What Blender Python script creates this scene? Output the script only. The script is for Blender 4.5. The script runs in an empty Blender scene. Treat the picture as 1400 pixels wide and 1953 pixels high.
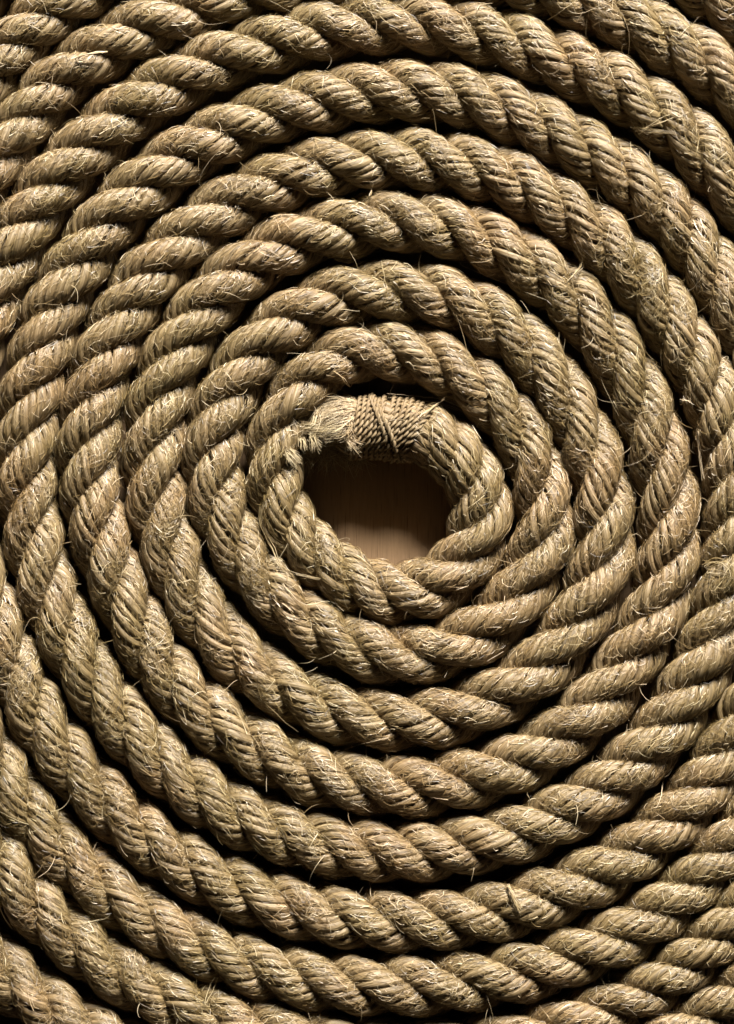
import bpy, math
import numpy as np
rng = np.random.default_rng(7)
S = 0.00025            # one unit of the plan below = 0.25 mm (a 31 mm hemp rope)
ZC = 95.0              # height of the strand crowns, in plan units
sc = bpy.context.scene
COL = sc.collection

# ------------------------------------------------------------------ camera
HC = 5000.0
cam = bpy.data.cameras.new('camera'); co = bpy.data.objects.new('camera', cam); COL.objects.link(co)
co.location = (0, 0, (ZC + HC) * S); co.rotation_euler = (0, 0, 0)
cam.sensor_fit = 'VERTICAL'; cam.angle_y = 2 * math.atan(976.5 / HC)
cam.clip_start = 0.05; cam.clip_end = 20
sc.camera = co
# ------------------------------------------------------------------ light: one soft lamp high to the upper right, dark studio
w = bpy.data.worlds.new('World'); sc.world = w; w.use_nodes = True
bg = w.node_tree.nodes['Background']; bg.inputs[0].default_value = (1.0, 0.95, 0.9, 1); bg.inputs[1].default_value = 0.002
def lamp(name, az, el, dist, size, power, col):
    l = bpy.data.lights.new(name, 'AREA'); l.shape = 'DISK'; l.size = size; l.energy = power; l.color = col
    o = bpy.data.objects.new(name, l); COL.objects.link(o)
    a, e = math.radians(az), math.radians(el)
    d = np.array([math.cos(a) * math.cos(e), math.sin(a) * math.cos(e), math.sin(e)])
    o.location = d * dist
    from mathutils import Vector
    o.rotation_euler = Vector(-d).to_track_quat('-Z', 'Y').to_euler()
lamp('studio_lamp', 77, 28.5, 4.0, 1.25, 1010, (1.0, 0.955, 0.895))
sc.view_settings.view_transform = 'Standard'; sc.view_settings.look = 'None'
sc.view_settings.gamma = 1; sc.view_settings.exposure = 0.0
sc.render.resolution_x, sc.render.resolution_y = 734, 1024

# ------------------------------------------------------------------ materials
def mat(name):
    m = bpy.data.materials.new(name); m.use_nodes = True
    nt = m.node_tree; return m, nt, nt.nodes['Principled BSDF']
def N(nt, t, **k):
    n = nt.nodes.new(t)
    for a, b in k.items(): setattr(n, a, b)
    return n
def ramp(nt, stops):
    r = N(nt, 'ShaderNodeValToRGB'); e = r.color_ramp.elements
    while len(e) < len(stops): e.new(0.5)
    for el, (p, c) in zip(e, stops): el.position = p; el.color = (*c, 1)
    return r
def mixc(nt, a, b, f, mode='MIX'):
    m = N(nt, 'ShaderNodeMix', data_type='RGBA', blend_type=mode); L = nt.links
    for s, v in ((m.inputs[0], f), (m.inputs[6], a), (m.inputs[7], b)):
        if hasattr(v, 'links'): L.new(v, s)
        else: s.default_value = v
    return m.outputs[2]

WEATHER = [(0.28, (0.72, 0.72, 0.58)), (0.42, (0.93, 0.94, 0.84)), (0.52, (1, 1, 1)), (0.64, (1.06, 0.98, 0.93)), (0.75, (1.0, 1.0, 1.04))]
def hemp_material(name, dark, mid, pale, rough=0.58):
    """spun hemp: streaks along the yarn, patches of olive and straw, fine fibre relief"""
    m, nt, b = mat(name); L = nt.links
    uv = N(nt, 'ShaderNodeUVMap'); geo = N(nt, 'ShaderNodeTexCoord'); info = N(nt, 'ShaderNodeObjectInfo')
    mp = N(nt, 'ShaderNodeMapping'); L.new(uv.outputs[0], mp.inputs[0]); mp.inputs['Scale'].default_value = (1.0, 14.0, 1)
    off = N(nt, 'ShaderNodeCombineXYZ'); mu = N(nt, 'ShaderNodeMath', operation='MULTIPLY'); mu.inputs[1].default_value = 37
    L.new(info.outputs['Random'], mu.inputs[0]); L.new(mu.outputs[0], off.inputs[2]); L.new(off.outputs[0], mp.inputs['Location'])
    n1 = N(nt, 'ShaderNodeTexNoise'); n1.inputs['Scale'].default_value = 1.0; n1.inputs['Detail'].default_value = 5; n1.inputs['Roughness'].default_value = 0.65
    L.new(mp.outputs[0], n1.inputs['Vector'])
    r1 = ramp(nt, [(0.30, dark), (0.52, mid), (0.72, pale)]); L.new(n1.outputs[0], r1.inputs[0])
    n2 = N(nt, 'ShaderNodeTexNoise'); n2.inputs['Scale'].default_value = 22; n2.inputs['Detail'].default_value = 6; n2.inputs['Roughness'].default_value = 0.6
    L.new(geo.outputs['Object'], n2.inputs['Vector'])
    r2 = ramp(nt, WEATHER); L.new(n2.outputs[0], r2.inputs[0])
    c = mixc(nt, r1.outputs[0], r2.outputs[0], 0.8, 'MULTIPLY')
    L.new(c, b.inputs['Base Color'])
    b.inputs['Roughness'].default_value = rough; b.inputs['Specular IOR Level'].default_value = 0.5
    bp = N(nt, 'ShaderNodeBump'); bp.inputs['Strength'].default_value = 0.7; bp.inputs['Distance'].default_value = 2.2 * S
    L.new(n1.outputs[0], bp.inputs['Height']); L.new(bp.outputs[0], b.inputs['Normal'])
    return m
M_YARN = hemp_material('hemp_yarn', (0.045, 0.028, 0.009), (0.155, 0.105, 0.045), (0.30, 0.226, 0.13))
M_CORE = hemp_material('hemp_core', (0.07, 0.05, 0.025), (0.14, 0.10, 0.055), (0.22, 0.17, 0.10), 0.8)
M_TWINE = hemp_material('hemp_twine', (0.06, 0.038, 0.015), (0.165, 0.117, 0.055), (0.275, 0.205, 0.115), 0.65)
def fibre_material(name, stops):
    m, nt, b = mat(name); L = nt.links
    at = N(nt, 'ShaderNodeAttribute', attribute_name='tint')
    r = ramp(nt, stops); L.new(at.outputs['Fac'], r.inputs[0])
    geo = N(nt, 'ShaderNodeTexCoord'); n2 = N(nt, 'ShaderNodeTexNoise'); n2.inputs['Scale'].default_value = 22; n2.inputs['Detail'].default_value = 6; n2.inputs['Roughness'].default_value = 0.6
    L.new(geo.outputs['Object'], n2.inputs['Vector']); r2 = ramp(nt, WEATHER); L.new(n2.outputs[0], r2.inputs[0])
    L.new(mixc(nt, r.outputs[0], r2.outputs[0], 1.0, 'MULTIPLY'), b.inputs['Base Color'])
    b.inputs['Roughness'].default_value = 0.46; b.inputs['Specular IOR Level'].default_value = 0.6
    return m
M_FIB = fibre_material('hemp_fibre', [(0, (0.04, 0.023, 0.006)), (0.35, (0.148, 0.093, 0.030)), (0.7, (0.275, 0.197, 0.09)), (1, (0.54, 0.44, 0.29))])
M_TIP = fibre_material('hemp_cut_fibre', [(0, (0.09, 0.058, 0.022)), (0.5, (0.27, 0.198, 0.10)), (1, (0.56, 0.46, 0.29))])

m, nt, b = mat('table_wood'); L = nt.links; M_WOOD = m
tc = N(nt, 'ShaderNodeTexCoord'); mp = N(nt, 'ShaderNodeMapping'); mp.inputs['Scale'].default_value = (1500, 60, 1); L.new(tc.outputs['Object'], mp.inputs[0])
n1 = N(nt, 'ShaderNodeTexNoise'); n1.inputs['Scale'].default_value = 1; n1.inputs['Detail'].default_value = 4; L.new(mp.outputs[0], n1.inputs['Vector'])
mp2 = N(nt, 'ShaderNodeMapping'); mp2.inputs['Scale'].default_value = (60, 3, 1); L.new(tc.outputs['Object'], mp2.inputs[0])
n2 = N(nt, 'ShaderNodeTexNoise'); n2.inputs['Scale'].default_value = 1; n2.inputs['Detail'].default_value = 3; L.new(mp2.outputs[0], n2.inputs['Vector'])
r1 = ramp(nt, [(0.27, (0.085, 0.048, 0.021)), (0.40, (0.21, 0.134, 0.069)), (0.75, (0.26, 0.168, 0.09))]); L.new(n1.outputs[0], r1.inputs[0])
r2 = ramp(nt, [(0.3, (0.88, 0.86, 0.84)), (0.7, (1.06, 1.03, 1.0))]); L.new(n2.outputs[0], r2.inputs[0])
L.new(mixc(nt, r1.outputs[0], r2.outputs[0], 1.0, 'MULTIPLY'), b.inputs['Base Color']); b.inputs['Roughness'].default_value = 0.5
bp = N(nt, 'ShaderNodeBump'); bp.inputs['Strength'].default_value = 0.25; bp.inputs['Distance'].default_value = 0.0003
L.new(n1.outputs[0], bp.inputs['Height']); L.new(bp.outputs[0], b.inputs['Normal'])

# ------------------------------------------------------------------ mesh helper
def make_mesh(name, verts, quads, material, parent=None, uvs=None, tris=None, tint=None, smooth=True):
    """verts in plan units; quads (n,4), tris (n,3); uvs per loop of the quads"""
    me = bpy.data.meshes.new(name)
    nq = len(quads); ntr = 0 if tris is None else len(tris)
    loops = quads.reshape(-1) if ntr == 0 else np.concatenate([quads.reshape(-1), tris.reshape(-1)])
    me.vertices.add(len(verts)); me.vertices.foreach_set('co', (np.asarray(verts) * S).astype(np.float32).reshape(-1))
    me.loops.add(len(loops)); me.loops.foreach_set('vertex_index', loops.astype(np.int32))
    me.polygons.add(nq + ntr)
    st = np.concatenate([np.arange(nq) * 4, nq * 4 + np.arange(ntr) * 3]).astype(np.int32)
    me.polygons.foreach_set('loop_start', st)
    me.update(calc_edges=True)
    me.polygons.foreach_set('use_smooth', np.full(nq + ntr, smooth, dtype=bool))
    if uvs is not None:
        ul = me.uv_layers.new(name='UVMap'); ul.data.foreach_set('uv', uvs.astype(np.float32).reshape(-1))
    if tint is not None:
        at = me.attributes.new('tint', 'FLOAT', 'POINT'); at.data.foreach_set('value', tint.astype(np.float32))
    me.materials.append(material)
    o = bpy.data.objects.new(name, me); COL.objects.link(o)
    if parent is not None: o.parent = parent
    return o

def tube(rings):
    """rings (n,k,3) -> verts, quads, end-cap fans as tris"""
    n, k, _ = rings.shape
    v = rings.reshape(-1, 3)
    i = np.arange(n - 1)[:, None] * k; j = np.arange(k)[None, :]; j2 = (j + 1) % k
    q = np.stack([i + j, i + j2, i + k + j2, i + k + j], -1).reshape(-1, 4)
    c = np.arange(1, k - 1)
    t0 = np.stack([np.zeros_like(c), c + 1, c], -1); e = (n - 1) * k
    t1 = np.stack([np.full_like(c, e), e + c, e + c + 1], -1)
    return v, q, np.concatenate([t0, t1])

def hairs(name, pts, rad, tint, material, parent, sides=3):
    """pts (N,k,3) plan units: tapered thin tubes, all in one mesh"""
    Nn, k, _ = pts.shape
    d = np.gradient(pts, axis=1); d /= np.linalg.norm(d, axis=2, keepdims=True) + 1e-9
    ref = rng.normal(size=(Nn, 1, 3)); a = np.cross(d, ref); a /= np.linalg.norm(a, axis=2, keepdims=True) + 1e-9
    b2 = np.cross(d, a)
    prof = np.linspace(1, 0.35, k)[None, :, None]
    th = np.arange(sides) * 2 * math.pi / sides
    r = rad[:, None, None] * prof
    ring = pts[:, :, None, :] + r[..., None] * (np.cos(th)[None, None, :, None] * a[:, :, None, :] + np.sin(th)[None, None, :, None] * b2[:, :, None, :])
    v = ring.reshape(-1, 3)
    base = np.arange(Nn)[:, None, None] * k * sides + np.arange(k - 1)[None, :, None] * sides
    j = np.arange(sides)[None, None, :]; j2 = (j + 1) % sides
    q = np.stack([base + j, base + j2, base + sides + j2, base + sides + j], -1).reshape(-1, 4)
    o = make_mesh(name, v, q, material, parent, tint=np.repeat(tint, k * sides))
    o['kind'] = 'stuff'
    return o

def ribbons(name, pts, nrm, wid, tint, material, parent):
    """pts, nrm (N,k,3): flat bast fibres lying against the surface whose outward normal is nrm"""
    Nn, k, _ = pts.shape
    d = np.gradient(pts, axis=1); d /= np.linalg.norm(d, axis=2, keepdims=True) + 1e-9
    a = np.cross(d, nrm); a /= np.linalg.norm(a, axis=2, keepdims=True) + 1e-9
    ro = rng.normal(0, 0.55, (Nn, 1, 1)); a = np.cos(ro) * a + np.sin(ro) * nrm
    h = wid[:, None, None] * np.linspace(1, 0.45, k)[None, :, None]
    v = np.stack([pts - a * h, pts + a * h], 2).reshape(-1, 3)
    base = np.arange(Nn)[:, None] * k * 2 + np.arange(k - 1)[None, :] * 2
    q = np.stack([base, base + 1, base + 3, base + 2], -1).reshape(-1, 4)
    o = make_mesh(name, v, q, material, parent, tint=np.repeat(tint, k * 2)); o['kind'] = 'stuff'
    return o

# ------------------------------------------------------------------ the lie of the rope: one entry per strand crown, from the whipped end outwards
RAW = [(600,806),(648,812),(700,817),(752,815),(800,825),(842,845),(885,884),(916,945),(925,1025),
 (850,1107),(775,1142),(695,1118),(632,1083),(576,1033),(532,968),(515,868),(556,768),
 (611,695),(698,667),(791,673),(882,714),(960,783),(1025,876),(1040,980),(1021,1082),
 (953,1186),(853,1237),(745,1252),(640,1219),(558,1163),(482,1090),(429,1000),(397,908),(413,808),
 (443,724),(512,642),(591,580),(693,553),(797,558),(889,580),(977,632),(1050,718),(1112,820),(1145,922),
 (1153,1027),(1134,1131),(1070,1232),(984,1307),(884,1356),(786,1376),(679,1366),(575,1332),
 (486,1280),(402,1198),(345,1105),(309,1010),(289,916),(295,805),(314,716),(360,630),(413,550),(497,489),
 (591,447),(697,424),(795,420),(894,438),(973,482),(1056,533),(1140,617),(1202,715),(1245,815),(1269,919),
 (1281,1021),(1269,1119),(1233,1209),(1174,1298),(1107,1377),(1029,1436),(938,1475),(838,1496),(732,1503),
 (636,1486),(543,1458),(450,1405),(362,1340),(298,1262),(248,1169),(205,1068),(175,980),(163,895),(167,803),
 (184,716),(216,630),(256,563),(312,488),(388,418),(480,366),(564,330),(652,309),(754,299),(853,306),(943,328),
 (1030,368),(1111,420),(1182,487),(1248,560),(1297,632),(1340,712),(1376,782),(1395,857),(1403,937),(1402,1017),
 (1392,1098),(1371,1178),(1345,1263),(1301,1343),(1250,1418),(1186,1480),(1112,1533),(1029,1576),(940,1604),
 (841,1619),(757,1627),(664,1619),(580,1602),(496,1576),(410,1537),(345,1482),(272,1426),(206,1345),(150,1262),
 (106,1175),(74,1085),(49,978),(44,886),(48,797),(66,705),(84,628),(118,552),(165,468),
 (229,389),(302,330),(380,273),(460,236),(560,200),(639,182),(732,171),(829,171),(908,186),(1000,219),(1080,260),
 (1153,308),(1235,362),(1288,412),(1340,482),(1387,560),8,
 (1412,1390),(1372,1465),(1319,1531),(1254,1596),(1173,1650),(1088,1697),(995,1730),(895,1749),(802,1760),
 (693,1757),(602,1741),(514,1720),(402,1678),(325,1630),(239,1569),(161,1490),(96,1408),(42,1323),(8,1235),7,
 (25,462),(68,388),(123,318),(193,248),(276,188),(355,139),(451,98),(558,67),(648,48),(750,40),(850,44),(948,64),
 (1042,102),(1127,140),(1213,182),(1302,245),(1370,325),13,
 (1408,1588),(1354,1654),(1297,1714),(1221,1766),(1136,1810),(1042,1843),(945,1865),(836,1879),(736,1882),
 (629,1875),(539,1862),(430,1830),(343,1789),(248,1732),(159,1667),(82,1590),(22,1510),(-22,1425),11,
 (18,265),(62,193),(128,132),(210,76),(303,33),(400,0),(490,-25),6,(1140,5),(1222,45),(1305,90),(1380,140),17,
 (1394,1758),(1339,1818),(1277,1867),(1200,1910),(1114,1944),(1020,1975),(910,1998),(800,2008),(690,2002),(580,1985),
 (470,1962),(367,1928),(268,1885),(188,1833),(102,1765),(30,1690),(-25,1612),15,
 (3,114),(50,56),(107,7),13,(1375,-15),(1425,32),21,(1385,1912),(1310,1966),11,(140,1955),(60,1903),(-20,1838),(-88,1768),20,(-92,32),(-33,-34),(32,-88),14,(1465,-70),(1520,-20)]
CX, CY = 750.0, 950.0
pts = []
i = 0
while i < len(RAW):
    e = RAW[i]
    if isinstance(e, int):                       # out of the picture: carry the spiral on
        a, c = np.array(pts[-1]), np.array(RAW[i + 1])
        ra, rc = math.hypot(a[0] - CX, a[1] - CY), math.hypot(c[0] - CX, c[1] - CY)
        ta, tcq = math.atan2(a[1] - CY, a[0] - CX), math.atan2(c[1] - CY, c[0] - CX)
        while tcq < ta: tcq += 2 * math.pi
        for k in range(1, e + 1):
            f = k / (e + 1); r = ra + (rc - ra) * f; t = ta + (tcq - ta) * f
            pts.append((CX + r * math.cos(t), CY + r * math.sin(t)))
    else: pts.append(e)
    i += 1
P0 = np.array(pts, float)
def savgol(a):
    o = a.copy()
    o[2:-2] = (-3 * a[:-4] + 12 * a[1:-3] + 17 * a[2:-2] + 12 * a[3:-1] - 3 * a[4:]) / 35
    return o
P0 = savgol(savgol(P0))
nU = len(P0)
U0 = np.arange(nU)
# rope half-width where neighbouring turns squeeze it
ang = np.unwrap(np.arctan2(P0[:, 1] - CY, P0[:, 0] - CX))
Rl = np.full(nU, 62.0)
for k in range(nU):
    sel = np.abs(ang - ang[k]) > 4.0
    d = np.hypot(*(P0[sel] - P0[k]).T)
    if len(d): Rl[k] = np.clip(0.5 * d.min() + 6.0, 58, 63)
ker = np.array([1, 2, 3, 2, 1]) / 9
Rl = np.convolve(np.pad(Rl, 2, mode='edge'), ker, 'valid')
# natural cubic spline through the crowns
def spline(y, xq):
    n = len(y); A = np.zeros((n, n)); r = np.zeros(n); A[0, 0] = A[-1, -1] = 1
    for k in range(1, n - 1):
        A[k, k - 1:k + 2] = (1, 4, 1); r[k] = 6 * (y[k - 1] - 2 * y[k] + y[k + 1])
    m2 = np.linalg.solve(A, r)
    k = np.clip(np.floor(xq).astype(int), 0, n - 2); t = xq - k
    return (1 - t) * y[k] + t * y[k + 1] + ((1 - t) ** 3 - (1 - t)) * m2[k] / 6 + (t ** 3 - t) * m2[k + 1] / 6
UQ = np.linspace(0, nU - 1, (nU - 1) * 24 + 1)
X = spline(P0[:, 0], UQ) - 700.0; Y = 976.5 - spline(P0[:, 1], UQ)
RR = np.interp(UQ, U0, Rl)
ds = np.hypot(np.diff(X), np.diff(Y)); SS = np.concatenate([[0], np.cumsum(ds)])
TX = np.gradient(X, SS); TY = np.gradient(Y, SS); nn = np.hypot(TX, TY); TX /= nn; TY /= nn
PSI = 2 * math.pi * UQ / 3
DPSI = np.gradient(PSI, SS)
NY = 8                      # yarns showing round each strand
KH, KS = 0.468, 0.512
wob = 3.0 * np.sin(SS / 310.0 + 1.0) + 2.5 * np.sin(SS / 173.0)
ZZ = RR + 1 + 0.7 * wob * (SS > 700)
inview = (np.abs(X) < 700 + 110) & (np.abs(Y) < 976 + 110)
# accumulated strand length -> yarn twist
BETA = math.radians(53)
dls = np.sqrt(1 + (KH * RR * DPSI) ** 2)
rate = dls * math.tan(BETA) / (RR * KS * 0.76)
PHI = -np.concatenate([[0], np.cumsum(0.5 * (rate[1:] + rate[:-1]) * ds)])

def strand_frame(s, j):
    """arrays s, strand number j -> strand centre, outward, sideways, forward axes, strand radius"""
    x, y, z = (np.interp(s, SS, q) for q in (X, Y, ZZ))
    tx, ty, R, dp = (np.interp(s, SS, q) for q in (TX, TY, RR, DPSI))
    psi = np.interp(s, SS, PSI) - 2 * math.pi * j / 3
    n = np.hypot(tx, ty); tx = tx / n; ty = ty / n
    zero = np.zeros_like(tx); T = np.stack([tx, ty, zero], -1); G = np.stack([ty, -tx, zero], -1); Z = np.zeros_like(T); Z[..., 2] = 1
    c, sn = np.cos(psi)[..., None], np.sin(psi)[..., None]
    e1 = c * Z + sn * G
    rh = (R * KH)[..., None]
    ts = T + dp[..., None] * rh * (-sn * Z + c * G); ts /= np.linalg.norm(ts, axis=-1, keepdims=True)
    e2 = np.cross(ts, e1)
    C = np.stack([x, y, z], -1) + rh * e1
    return C, e1, e2, ts, R * KS
def PLUMP(s, j):
    j = np.asarray(j)
    return 1 + 0.035 * np.sin(s / 91.0 + 2.1 * j) + 0.03 * np.sin(s / 47.0 + 4.0 * j + 1.0) + 0.025 * np.sin(s / 23.0 + 1.3 * j)
def on_strand(s, j, phi, drho):
    C, e1, e2, ts, rs = strand_frame(s, j); rs = rs * PLUMP(s, j)
    er = np.cos(phi)[..., None] * e1 + np.sin(phi)[..., None] * e2
    return C + (rs + drho)[..., None] * er, er, ts

def smooth_noise(n, step, amp):
    k = max(4, int(n / step) + 3)
    a = rng.normal(size=k); xq = np.linspace(0, k - 1, n)
    i0 = np.clip(np.floor(xq).astype(int), 0, k - 2); t = xq - i0; t = t * t * (3 - 2 * t)
    return amp * (a[i0] * (1 - t) + a[i0 + 1] * t)

# ------------------------------------------------------------------ table
o = make_mesh('tabletop', np.array([[x, y, z] for z in (-160, 0) for y in (-2400, 2400) for x in (-2400, 2400)], float),
    np.array([[0, 2, 3, 1], [4, 5, 7, 6], [0, 1, 5, 4], [2, 6, 7, 3], [0, 4, 6, 2], [1, 3, 7, 5]]), M_WOOD, smooth=False)
o['kind'] = 'structure'

# ------------------------------------------------------------------ rope
rope = bpy.data.objects.new('coiled_rope', None); COL.objects.link(rope)
rope['label'] = 'thick three-strand hemp rope coiled in a flat spiral, whipped frayed end at its centre'
rope['category'] = 'rope'
# sampling: fine in the picture, coarse beyond
samp = [60.0]
while samp[-1] < SS[-1] - 40:
    iv = np.interp(samp[-1], SS, inview.astype(float)) > 0
    samp.append(samp[-1] + (9.5 if iv else 34.0))
sv = np.array(samp); nS = len(sv)
KY = 6
for j in range(3):
    C, e1, e2, ts, rs = strand_frame(sv, np.full(nS, j))
    plump = PLUMP(sv, j); rs = rs * plump
    thc = np.arange(8) * 2 * math.pi / 8
    rc = rs * 0.74
    rings = C[:, None] + rc[:, None, None] * (np.cos(thc)[None, :, None] * e1[:, None] + np.sin(thc)[None, :, None] * e2[:, None])
    v, q, t = tube(rings)
    strand = make_mesh('strand', v, q, M_CORE, rope, tris=t)
    fl = np.interp(sv, SS, PHI)
    for k in range(NY):
        phi = fl + 2 * math.pi * k / NY + smooth_noise(nS, 11, 0.12)
        ry = rs * 0.185
        a = ry * (1 + smooth_noise(nS, 5, 0.10)); b2 = ry * 2.08 * (1 + smooth_noise(nS, 6, 0.12))
        rcen = rs - ry + smooth_noise(nS, 7, 1.1)
        er = np.cos(phi)[:, None] * e1 + np.sin(phi)[:, None] * e2
        et = -np.sin(phi)[:, None] * e1 + np.cos(phi)[:, None] * e2
        th = np.arange(KY) * 2 * math.pi / KY + math.pi
        rings = (C + rcen[:, None] * er)[:, None] + a[:, None, None] * np.cos(th)[None, :, None] * er[:, None] + b2[:, None, None] * np.sin(th)[None, :, None] * et[:, None]
        v, q, t = tube(rings)
        uu = sv / 60.0; vv = np.arange(KY + 1) / KY
        U1 = np.stack(np.broadcast_arrays(uu[:-1, None], vv[None, :-1]), -1); U2 = np.stack(np.broadcast_arrays(uu[:-1, None], vv[None, 1:]), -1)
        U3 = np.stack(np.broadcast_arrays(uu[1:, None], vv[None, 1:]), -1); U4 = np.stack(np.broadcast_arrays(uu[1:, None], vv[None, :-1]), -1)
        uvs = np.stack([U1, U2, U3, U4], 2).reshape(-1, 2)
        uvs = np.concatenate([uvs, np.zeros((len(t) * 3, 2))])
        make_mesh('yarn', v, q, M_YARN, strand, uvs=uvs, tris=t)

# ------------------------------------------------------------------ fibres lying on the yarns
seen = (np.abs(X) < 740) & (np.abs(Y) < 1016)
seg = np.where(seen[:-1])[0]
wgt = ds[seg] / ds[seg].sum()
def pick(n):
    k = rng.choice(seg, size=n, p=wgt); return SS[k] + rng.random(n) * ds[k], rng.integers(0, 3, n)
def lay(n, k, lmin, lmax, dev, lift, sag, curl, s_lo=175.0, clump=0, hug=3.2):
    if clump:                                     # matted tufts: fibres gathered round common centres
        sc0, jc = pick(int(n * 2.6 / clump) + 1); w_ = rng.gamma(0.7, 1.0, len(sc0)); cid = rng.choice(len(sc0), size=int(n * 2.6), p=w_ / w_.sum())
        s0 = np.clip(sc0[cid] + rng.normal(0, 13, len(cid)), 60, SS[-1] - 60); j = jc[cid]
        phi0 = (rng.random(len(sc0)) * 2 * math.pi)[cid] + rng.normal(0, 0.42, len(cid)); dvc = rng.normal(0, dev * 0.7, len(sc0))[cid]
    else:
        s0, j = pick(int(n * 2.6)); phi0 = rng.random(len(s0)) * 2 * math.pi; dvc = np.zeros(len(s0))
    p, er, ts = on_strand(s0, j, phi0, np.zeros(len(s0)))
    psi = np.interp(s0, SS, PSI) - 2 * math.pi * j / 3
    C, e1, e2, tq, rs = strand_frame(s0, j)
    ok = (er[:, 2] > -0.25) & (np.einsum('ij,ij->i', er, e1) > -0.35) & (s0 > s_lo)
    s0, j, phi0, dvc = s0[ok][:n], j[ok][:n], phi0[ok][:n], dvc[ok][:n]; m = len(s0)
    Ln = rng.uniform(lmin, lmax, m); t = np.linspace(-0.5, 0.5, k)[None, :]
    dv = dvc + rng.normal(0, dev, m); cu = rng.normal(0, curl, m)
    R = np.interp(s0, SS, RR); dp = np.interp(s0, SS, DPSI)
    slope = np.sqrt(1 + (KH * R * dp) ** 2)                     # strand length per rope length
    a = -BETA * 0.95 + dv                                       # heading on the strand, 0 = along it
    aa = a[:, None] + cu[:, None] * t * 2
    along = np.cumsum(np.cos(aa), 1) * (Ln / k)[:, None]; along -= along.mean(1, keepdims=True)
    acr = np.cumsum(np.sin(aa), 1) * (Ln / k)[:, None]; acr -= acr.mean(1, keepdims=True)
    s = s0[:, None] + along / slope[:, None]
    phi = phi0[:, None] + acr / (R * KS)[:, None]
    l0 = rng.uniform(*lift, m); sg = rng.uniform(*sag, m); sk = rng.uniform(-1, 1, m)
    drho = l0[:, None] + sg[:, None] * (t * 2) * sk[:, None] - 0.6 * np.abs(sg)[:, None] * (t * 2) ** 2
    s = np.clip(s, 60, SS[-1] - 50)
    drho = drho - hug * np.sin(NY * (phi - np.interp(s, SS, PHI)) / 2) ** 2     # down into the creases between yarns
    p, er, ts = on_strand(s, np.repeat(j[:, None], k, 1), phi, drho)
    return p, er
def noise_tint(n, lo, hi): return np.clip(rng.normal((lo + hi) / 2, (hi - lo) / 3.0, n), 0, 1)
p, er = lay(100000, 4, 18, 46, 0.20, (-0.5, 1.5), (0, 1.8), 0.18, hug=1.1)
ribbons('surface_fibre', p, er, rng.uniform(0.35, 0.85, len(p)), noise_tint(len(p), 0.1, 0.9), M_FIB, rope)
p, er = lay(92000, 4, 14, 44, 0.42, (0.2, 3.4), (0, 3.0), 0.55, hug=0.8)
ribbons('fuzz_fibre', p, er, rng.uniform(0.28, 0.54, len(p)), noise_tint(len(p), 0.0, 0.95), M_FIB, rope)
p, er = lay(86000, 4, 12, 42, 0.56, (0.4, 5.2), (0, 4.0), 0.75, clump=16, hug=0.5)
ribbons('matted_fibre', p, er, rng.uniform(0.28, 0.52, len(p)), noise_tint(len(p), 0.0, 0.85), M_FIB, rope)

# stray fibres that spring clear of the rope
n = 2900; k = 8
s0, j = pick(n); phi0 = rng.uniform(-1.7, 1.7, n)
p0, er, ts = on_strand(s0, j, phi0, np.full(n, -1.0))
ok = er[:, 2] > -0.1; p0, er, ts = p0[ok], er[ok], ts[ok]; n = len(p0)
d = er * rng.uniform(0.15, 0.8, (n, 1)) + ts * rng.normal(0, 0.8, (n, 1)) + rng.normal(0, 0.35, (n, 3)); d /= np.linalg.norm(d, axis=1, keepdims=True)
Ln = rng.gamma(2.0, 13, n) + 10 + 70 * rng.random(n) * (rng.random(n) < 0.14); cur = [p0]; dcur = d.copy()
tw = rng.normal(0, 0.22, (n, 3)); tw += -er * rng.uniform(0.05, 0.22, (n, 1))
for q in range(k - 1):
    dcur = dcur + tw + rng.normal(0, 0.10, (n, 3)); dcur /= np.linalg.norm(dcur, axis=1, keepdims=True)
    cur.append(cur[-1] + dcur * (Ln / (k - 1))[:, None])
hairs('stray_fibre', np.stack(cur, 1), rng.uniform(0.3, 0.65, n), noise_tint(n, 0.4, 1.1), M_FIB, rope)

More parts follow.
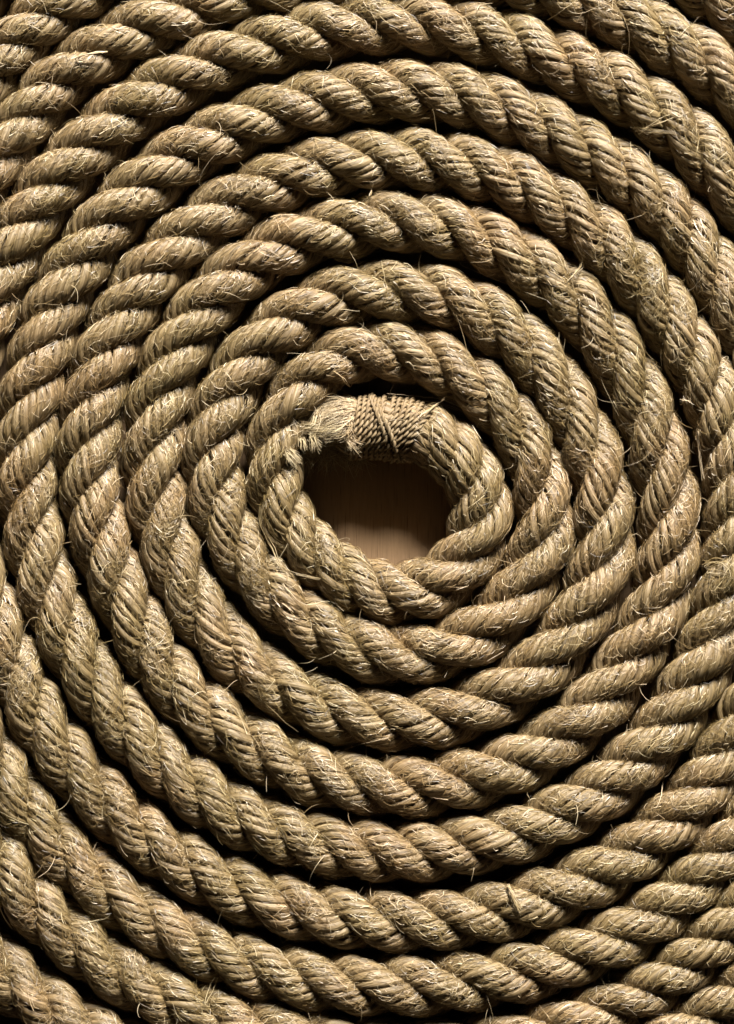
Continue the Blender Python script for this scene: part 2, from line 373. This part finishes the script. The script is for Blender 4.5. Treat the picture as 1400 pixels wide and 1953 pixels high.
# ------------------------------------------------------------------ whipping: two-ply twine bound round the end
def rope_frame(s):
    x, y, z, tx, ty = (np.interp(s, SS, q) for q in (X, Y, ZZ, TX, TY))
    n = np.hypot(tx, ty); tx, ty = tx / n, ty / n; zero = np.zeros_like(tx)
    return np.stack([x, y, z], -1), np.stack([tx, ty, zero], -1), np.stack([ty, -tx, zero], -1)
def s_at_x(px):                                  # first pass of the rope over plan column px
    k = np.argmax(X > px - 700.0); return SS[k]
def twine_path(path, rad, name, parent, plies=2, lay_len=29.0):
    """path (n,3): twist plies round it"""
    d = np.gradient(path, axis=0); L_ = np.concatenate([[0], np.cumsum(np.linalg.norm(np.diff(path, axis=0), axis=1))]); d /= np.linalg.norm(d, axis=1, keepdims=True) + 1e-9
    a = np.cross(d, [0.31, 0.22, 0.92]); a /= np.linalg.norm(a, axis=1, keepdims=True) + 1e-9; b_ = np.cross(d, a)
    V = []; Q = []; T_ = []; UV = []; off = 0; K = 7
    for q in range(plies):
        w_ = 2 * math.pi * L_ / lay_len + 2 * math.pi * q / plies
        c = path + 0.50 * rad * (np.cos(w_)[:, None] * a + np.sin(w_)[:, None] * b_)
        th = np.arange(K) * 2 * math.pi / K
        rings = c[:, None] + 0.60 * rad * (np.cos(th)[None, :, None] * a[:, None] + np.sin(th)[None, :, None] * b_[:, None])
        v, qd, t = tube(rings); V.append(v); Q.append(qd + off); T_.append(t + off); off += len(v)
        uu = L_ / 30.0; vv = np.arange(K + 1) / K
        g = lambda A, B: np.stack(np.broadcast_arrays(A[:, None], B[None, :]), -1)
        UV.append(np.stack([g(uu[:-1], vv[:-1]), g(uu[:-1], vv[1:]), g(uu[1:], vv[1:]), g(uu[1:], vv[:-1])], 2).reshape(-1, 2))
    T_ = np.concatenate(T_); UV.append(np.zeros((len(T_) * 3, 2)))
    return make_mesh(name, np.concatenate(V), np.concatenate(Q), M_TWINE, parent, uvs=np.concatenate(UV), tris=T_)
whip = bpy.data.objects.new('whipping', None); COL.objects.link(whip); whip.parent = rope
whip['label'] = 'twine whipping bound tightly round the rope end'
def turn(sc_, tilt, extra=0.0, name='twine_turn', arc=(-math.pi, math.pi), rad=5.1, drift=0.0):
    al = np.linspace(*arc, 150)
    ss = sc_ + tilt * np.sin(al) + drift * al / (2 * math.pi)
    c, T, G = rope_frame(ss)
    Rw = 58.0 + extra + 1.2 * np.sin(al * 3 + sc_)
    Zv = np.zeros_like(T); Zv[:, 2] = 1
    path = c + Rw[:, None] * (np.cos(al)[:, None] * Zv + np.sin(al)[:, None] * G) if np.ndim(Rw) else None
    return twine_path(path, rad, name, whip)
sL, sM, sR = s_at_x(676), s_at_x(728), s_at_x(815)
for k in range(6): turn(sL + k * 9.4, -9 + rng.normal(0, 1.2), extra=rng.uniform(-1.5, 0.5), drift=9.4)
for k in range(7): turn(sM + 10 + k * 9.3 + rng.normal(0, 0.8), -17 + rng.normal(0, 3), extra=rng.uniform(-1.0, 2.5), drift=9.3)
for k in range(2): turn(sM + 0 + k * 10.5, 24 + 6 * k, extra=4.5 + 1.0 * k, name='twine_crossing', arc=(-1.5, 1.45))

# ------------------------------------------------------------------ frayed end: cut yarns teased into a brush
def brush(name, origin, heading, spread, num, length, radius, bend, rad=(0.55, 0.95), tint=(0.2, 0.9), cut=None, scale=1.0):
    """num fibres springing from points round origin (num,3), along heading (num,3), drooping by bend (num,3) per step"""
    k = 6
    d = heading + rng.normal(0, spread, (num, 3)); d /= np.linalg.norm(d, axis=1, keepdims=True)
    Ln = rng.uniform(*length, num) * scale; cur = [origin + rng.normal(0, radius, (num, 3))]; dc = d.copy()
    for q in range(k - 1):
        dc = dc + bend + rng.normal(0, 0.07, (num, 3)); dc /= np.linalg.norm(dc, axis=1, keepdims=True)
        cur.append(cur[-1] + dc * (Ln / (k - 1))[:, None])
    Pq = np.stack(cur, 1); Pq[..., 2] = np.maximum(Pq[..., 2], 1.0)
    if cut is not None:                                  # bluntly cut lower edge
        yl = cut + 0.35 * np.clip(-78 - Pq[..., 0], 0, 70) + rng.normal(0, 7, (num, 1)); low = Pq[..., 1] < yl; Pq[..., 1] = np.where(low, yl + 0.12 * (Pq[..., 1] - yl), Pq[..., 1])
    return hairs(name, Pq, rng.uniform(*rad, num), noise_tint(num, *tint), M_TIP, rope)
s_end = s_at_x(666)
n = 5000
al = rng.uniform(-1.7, 1.5, n); rr = 57 * np.sqrt(rng.uniform(0.55, 1, n))       # angle from the top towards the hole
c, T, G = rope_frame(np.full(n, s_end)); Zv = np.zeros_like(T); Zv[:, 2] = 1
out = np.cos(al)[:, None] * Zv + np.sin(al)[:, None] * G
p0 = c + rr[:, None] * out + T * rng.uniform(-4, 12, n)[:, None]
th = rng.uniform(0.15, 1.5, n) + 0.12 * np.round(rng.normal(0, 1, n))      # from straight out of the end to hanging over it
ext = rng.uniform(-4, 66, n) * (th > 0.6); al2 = np.where(th > 0.6, rng.uniform(-1.75, 0.3, n), al)
out = np.cos(al2)[:, None] * Zv + np.sin(al2)[:, None] * G
p0 = c + (rr * (1 - 0.22 * np.clip(ext, 0, 70) / 66))[:, None] * out - T * ext[:, None] + T * rng.uniform(-4, 10, n)[:, None]
dr = (th > 0.6)[:, None]
hd = np.where(dr, G * 0.95 - T * rng.uniform(-0.1, 0.45, (n, 1)) + Zv * 0.55, -T + G * 0.25 + 0.4 * out * (rr / 57)[:, None])
bend = np.zeros((n, 3)); bend[:, 1] = np.where(th < 0.6, -0.13, -0.06); bend[:, 2] = np.where(th < 0.6, -0.06, -0.24)
Lx = np.where(th < 0.6, 68, 86)
brush('frayed_tip', p0, hd, 0.20, n, (0.55, 1.0), 0.5, bend, rad=(0.4, 0.8), cut=976.5 - 828, scale=Lx, tint=(0.15, 1.0))
def tuft(px, py, z, hx, hy, hz, num, ln, r):
    o_ = np.tile(np.array([px - 700.0, 976.5 - py, z]), (num, 1)); h_ = np.array([hx, hy, hz], float); h_ /= np.linalg.norm(h_)
    bd = np.zeros((num, 3)); bd[:, 2] = -0.05
    brush('fibre_tuft', o_, np.tile(h_, (num, 1)), 0.17, num, ln, r, bd, (0.6, 1.0), (0.4, 1.0))
tuft(596, 834, 112, 0.35, -0.9, 0.1, 130, (18, 30), 3.2)
tuft(656, 832, 114, 0.7, -0.75, 0.1, 90, (26, 44), 2.6)
tuft(577, 838, 104, 0.3, -0.9, 0.1, 60, (14, 24), 3.0)
tuft(545, 858, 100, 0.6, -0.75, 0.2, 110, (24, 38), 5.0)
n = 520                                                                          # ragged dark fibres under the end, in its shade
o_ = np.stack([rng.uniform(575, 700, n) - 700, 976.5 - rng.uniform(842, 878, n), rng.uniform(10, 60, n)], -1)
h_ = np.stack([rng.normal(0, 0.7, n), rng.normal(-0.6, 0.5, n), rng.normal(0.1, 0.4, n)], -1)
brush('fibre_tuft', o_, h_, 0.2, n, (22, 52), 2.0, np.tile([0, 0.02, -0.04], (n, 1)), (0.45, 0.8), (0.2, 0.9))
# ------------------------------------------------------------------ larger loose fibres and wisps one can pick out
def top_at(x, y):
    d = np.hypot(X - x, Y - y); k = int(np.argmin(d)); q = d[k] / RR[k]
    return ZZ[k] + RR[k] * (math.sqrt(max(0.0, 1 - q * q)) if q < 1 else 0.0)
def wisp(pl, num=1, spread=2.0, rad=0.9, tint=0.9, lift=3.0, name='loose_fibre'):
    pl = np.array(pl, float); k = 16; q = np.linspace(0, len(pl) - 1, k)
    px = np.interp(q, range(len(pl)), pl[:, 0]) if len(pl) < 3 else spline(pl[:, 0], q)
    py = np.interp(q, range(len(pl)), pl[:, 1]) if len(pl) < 3 else spline(pl[:, 1], q)
    base = np.stack([px - 700.0, 976.5 - py], -1)
    zz_ = np.array([top_at(*b_) for b_ in base]); zz_ = np.convolve(np.pad(zz_, 2, mode='edge'), np.ones(5) / 5, 'valid'); zz_ = np.maximum(zz_, np.array([top_at(*b_) for b_ in base]) - 1)
    A = np.concatenate([base, (zz_ + lift)[:, None]], 1)
    P_ = A[None] + rng.normal(0, spread, (num, 1, 3)) * (num > 1) + np.cumsum(rng.normal(0, 0.5 * (1 + 0.4 * (num > 1)), (num, k, 3)), 1)
    hairs(name, P_, rad * rng.uniform(0.7, 1.2, num), np.clip(tint + rng.normal(0, 0.12, num), 0, 1), M_FIB, rope)
wisp([(495,966),(495,1004),(519,1050),(536,1086),(571,1100),(607,1107)], 4, 1.5, 0.9, 0.85)
wisp([(540,1112),(560,1135),(586,1153),(621,1148),(650,1166)], 2, 1.2, 0.7, 0.9)
wisp([(800,795),(822,777),(847,758)], 3, 0.7, 1.3, 1.0, 5)
wisp([(738,752),(790,757),(840,766),(880,782)], 3, 3.0, 0.55, 0.95, 4)
wisp([(636,710),(655,723),(668,736),(671,730)], 2, 0.6, 1.3, 0.8, 5)
wisp([(205,103),(180,106),(154,112),(150,119),(166,122),(184,116)], 5, 1.2, 1.2, 0.85, 2)
wisp([(1043,38),(1068,26),(1100,3)], 1, 0, 0.9, 0.9); wisp([(909,24),(918,10),(940,3)], 1, 0, 1.0, 0.9)
wisp([(1205,247),(1240,254),(1285,260)], 5, 3.0, 0.7, 0.85); wisp([(1225,250),(1262,236),(1280,228)], 3, 2.0, 0.7, 0.8)
wisp([(1080,541),(1096,522),(1107,505),(1111,482)], 4, 1.0, 0.9, 0.9, 4)
wisp([(1331,822),(1335,860),(1343,914)], 3, 1.2, 1.0, 0.95, 4)
wisp([(1345,1080),(1370,1072),(1392,1092),(1378,1118)], 10, 4.0, 0.7, 0.6); wisp([(1352,1095),(1382,1100),(1400,1112)], 6, 4.0, 0.7, 0.65)
wisp([(968,1690),(976,1706),(984,1722),(990,1730)], 34, 2.6, 0.9, 0.7, 1.5)
wisp([(150,1757),(172,1760),(196,1757),(211,1747)], 2, 1.5, 0.6, 1.0); wisp([(392,1910),(404,1888),(414,1863)], 2, 0.8, 0.9, 0.9)
wisp([(707,1709),(705,1690),(716,1676),(727,1668)], 2, 1.5, 0.6, 0.9); wisp([(1268,1493),(1261,1514),(1250,1536)], 1, 0, 0.8, 0.9)
wisp([(1092,1075 + 500),(1120,1590),(1160,1582)], 1, 0, 0.5, 0.8); wisp([(640,495),(668,497),(690,489)], 2, 1.0, 0.9, 0.95)
wisp([(880,500),(900,514),(1040,575)], 1, 0, 0.6, 0.9); wisp([(1113,735),(1130,752),(1148,764),(1190,770)], 1, 0, 0.6, 0.85)
wisp([(1005,480),(1040,500),(1100,512)], 1, 0, 0.5, 0.9); wisp([(706,375),(709,352)], 2, 0.8, 1.2, 1.0, 5)
for q in range(9):                                                              # pale chaff caught on the rope
    a_ = rng.uniform(0, 6.28); wisp([(1308, 764), (1308 + 9 * math.cos(a_), 764 + 9 * math.sin(a_))], 1, 0, 1.1, 1.0, 3, 'chaff')
print('TRIS', sum(sum(len(p.vertices) - 2 for p in o.data.polygons) if False else len(o.data.loops) - 2 * len(o.data.polygons) for o in bpy.data.objects if o.type == 'MESH'))
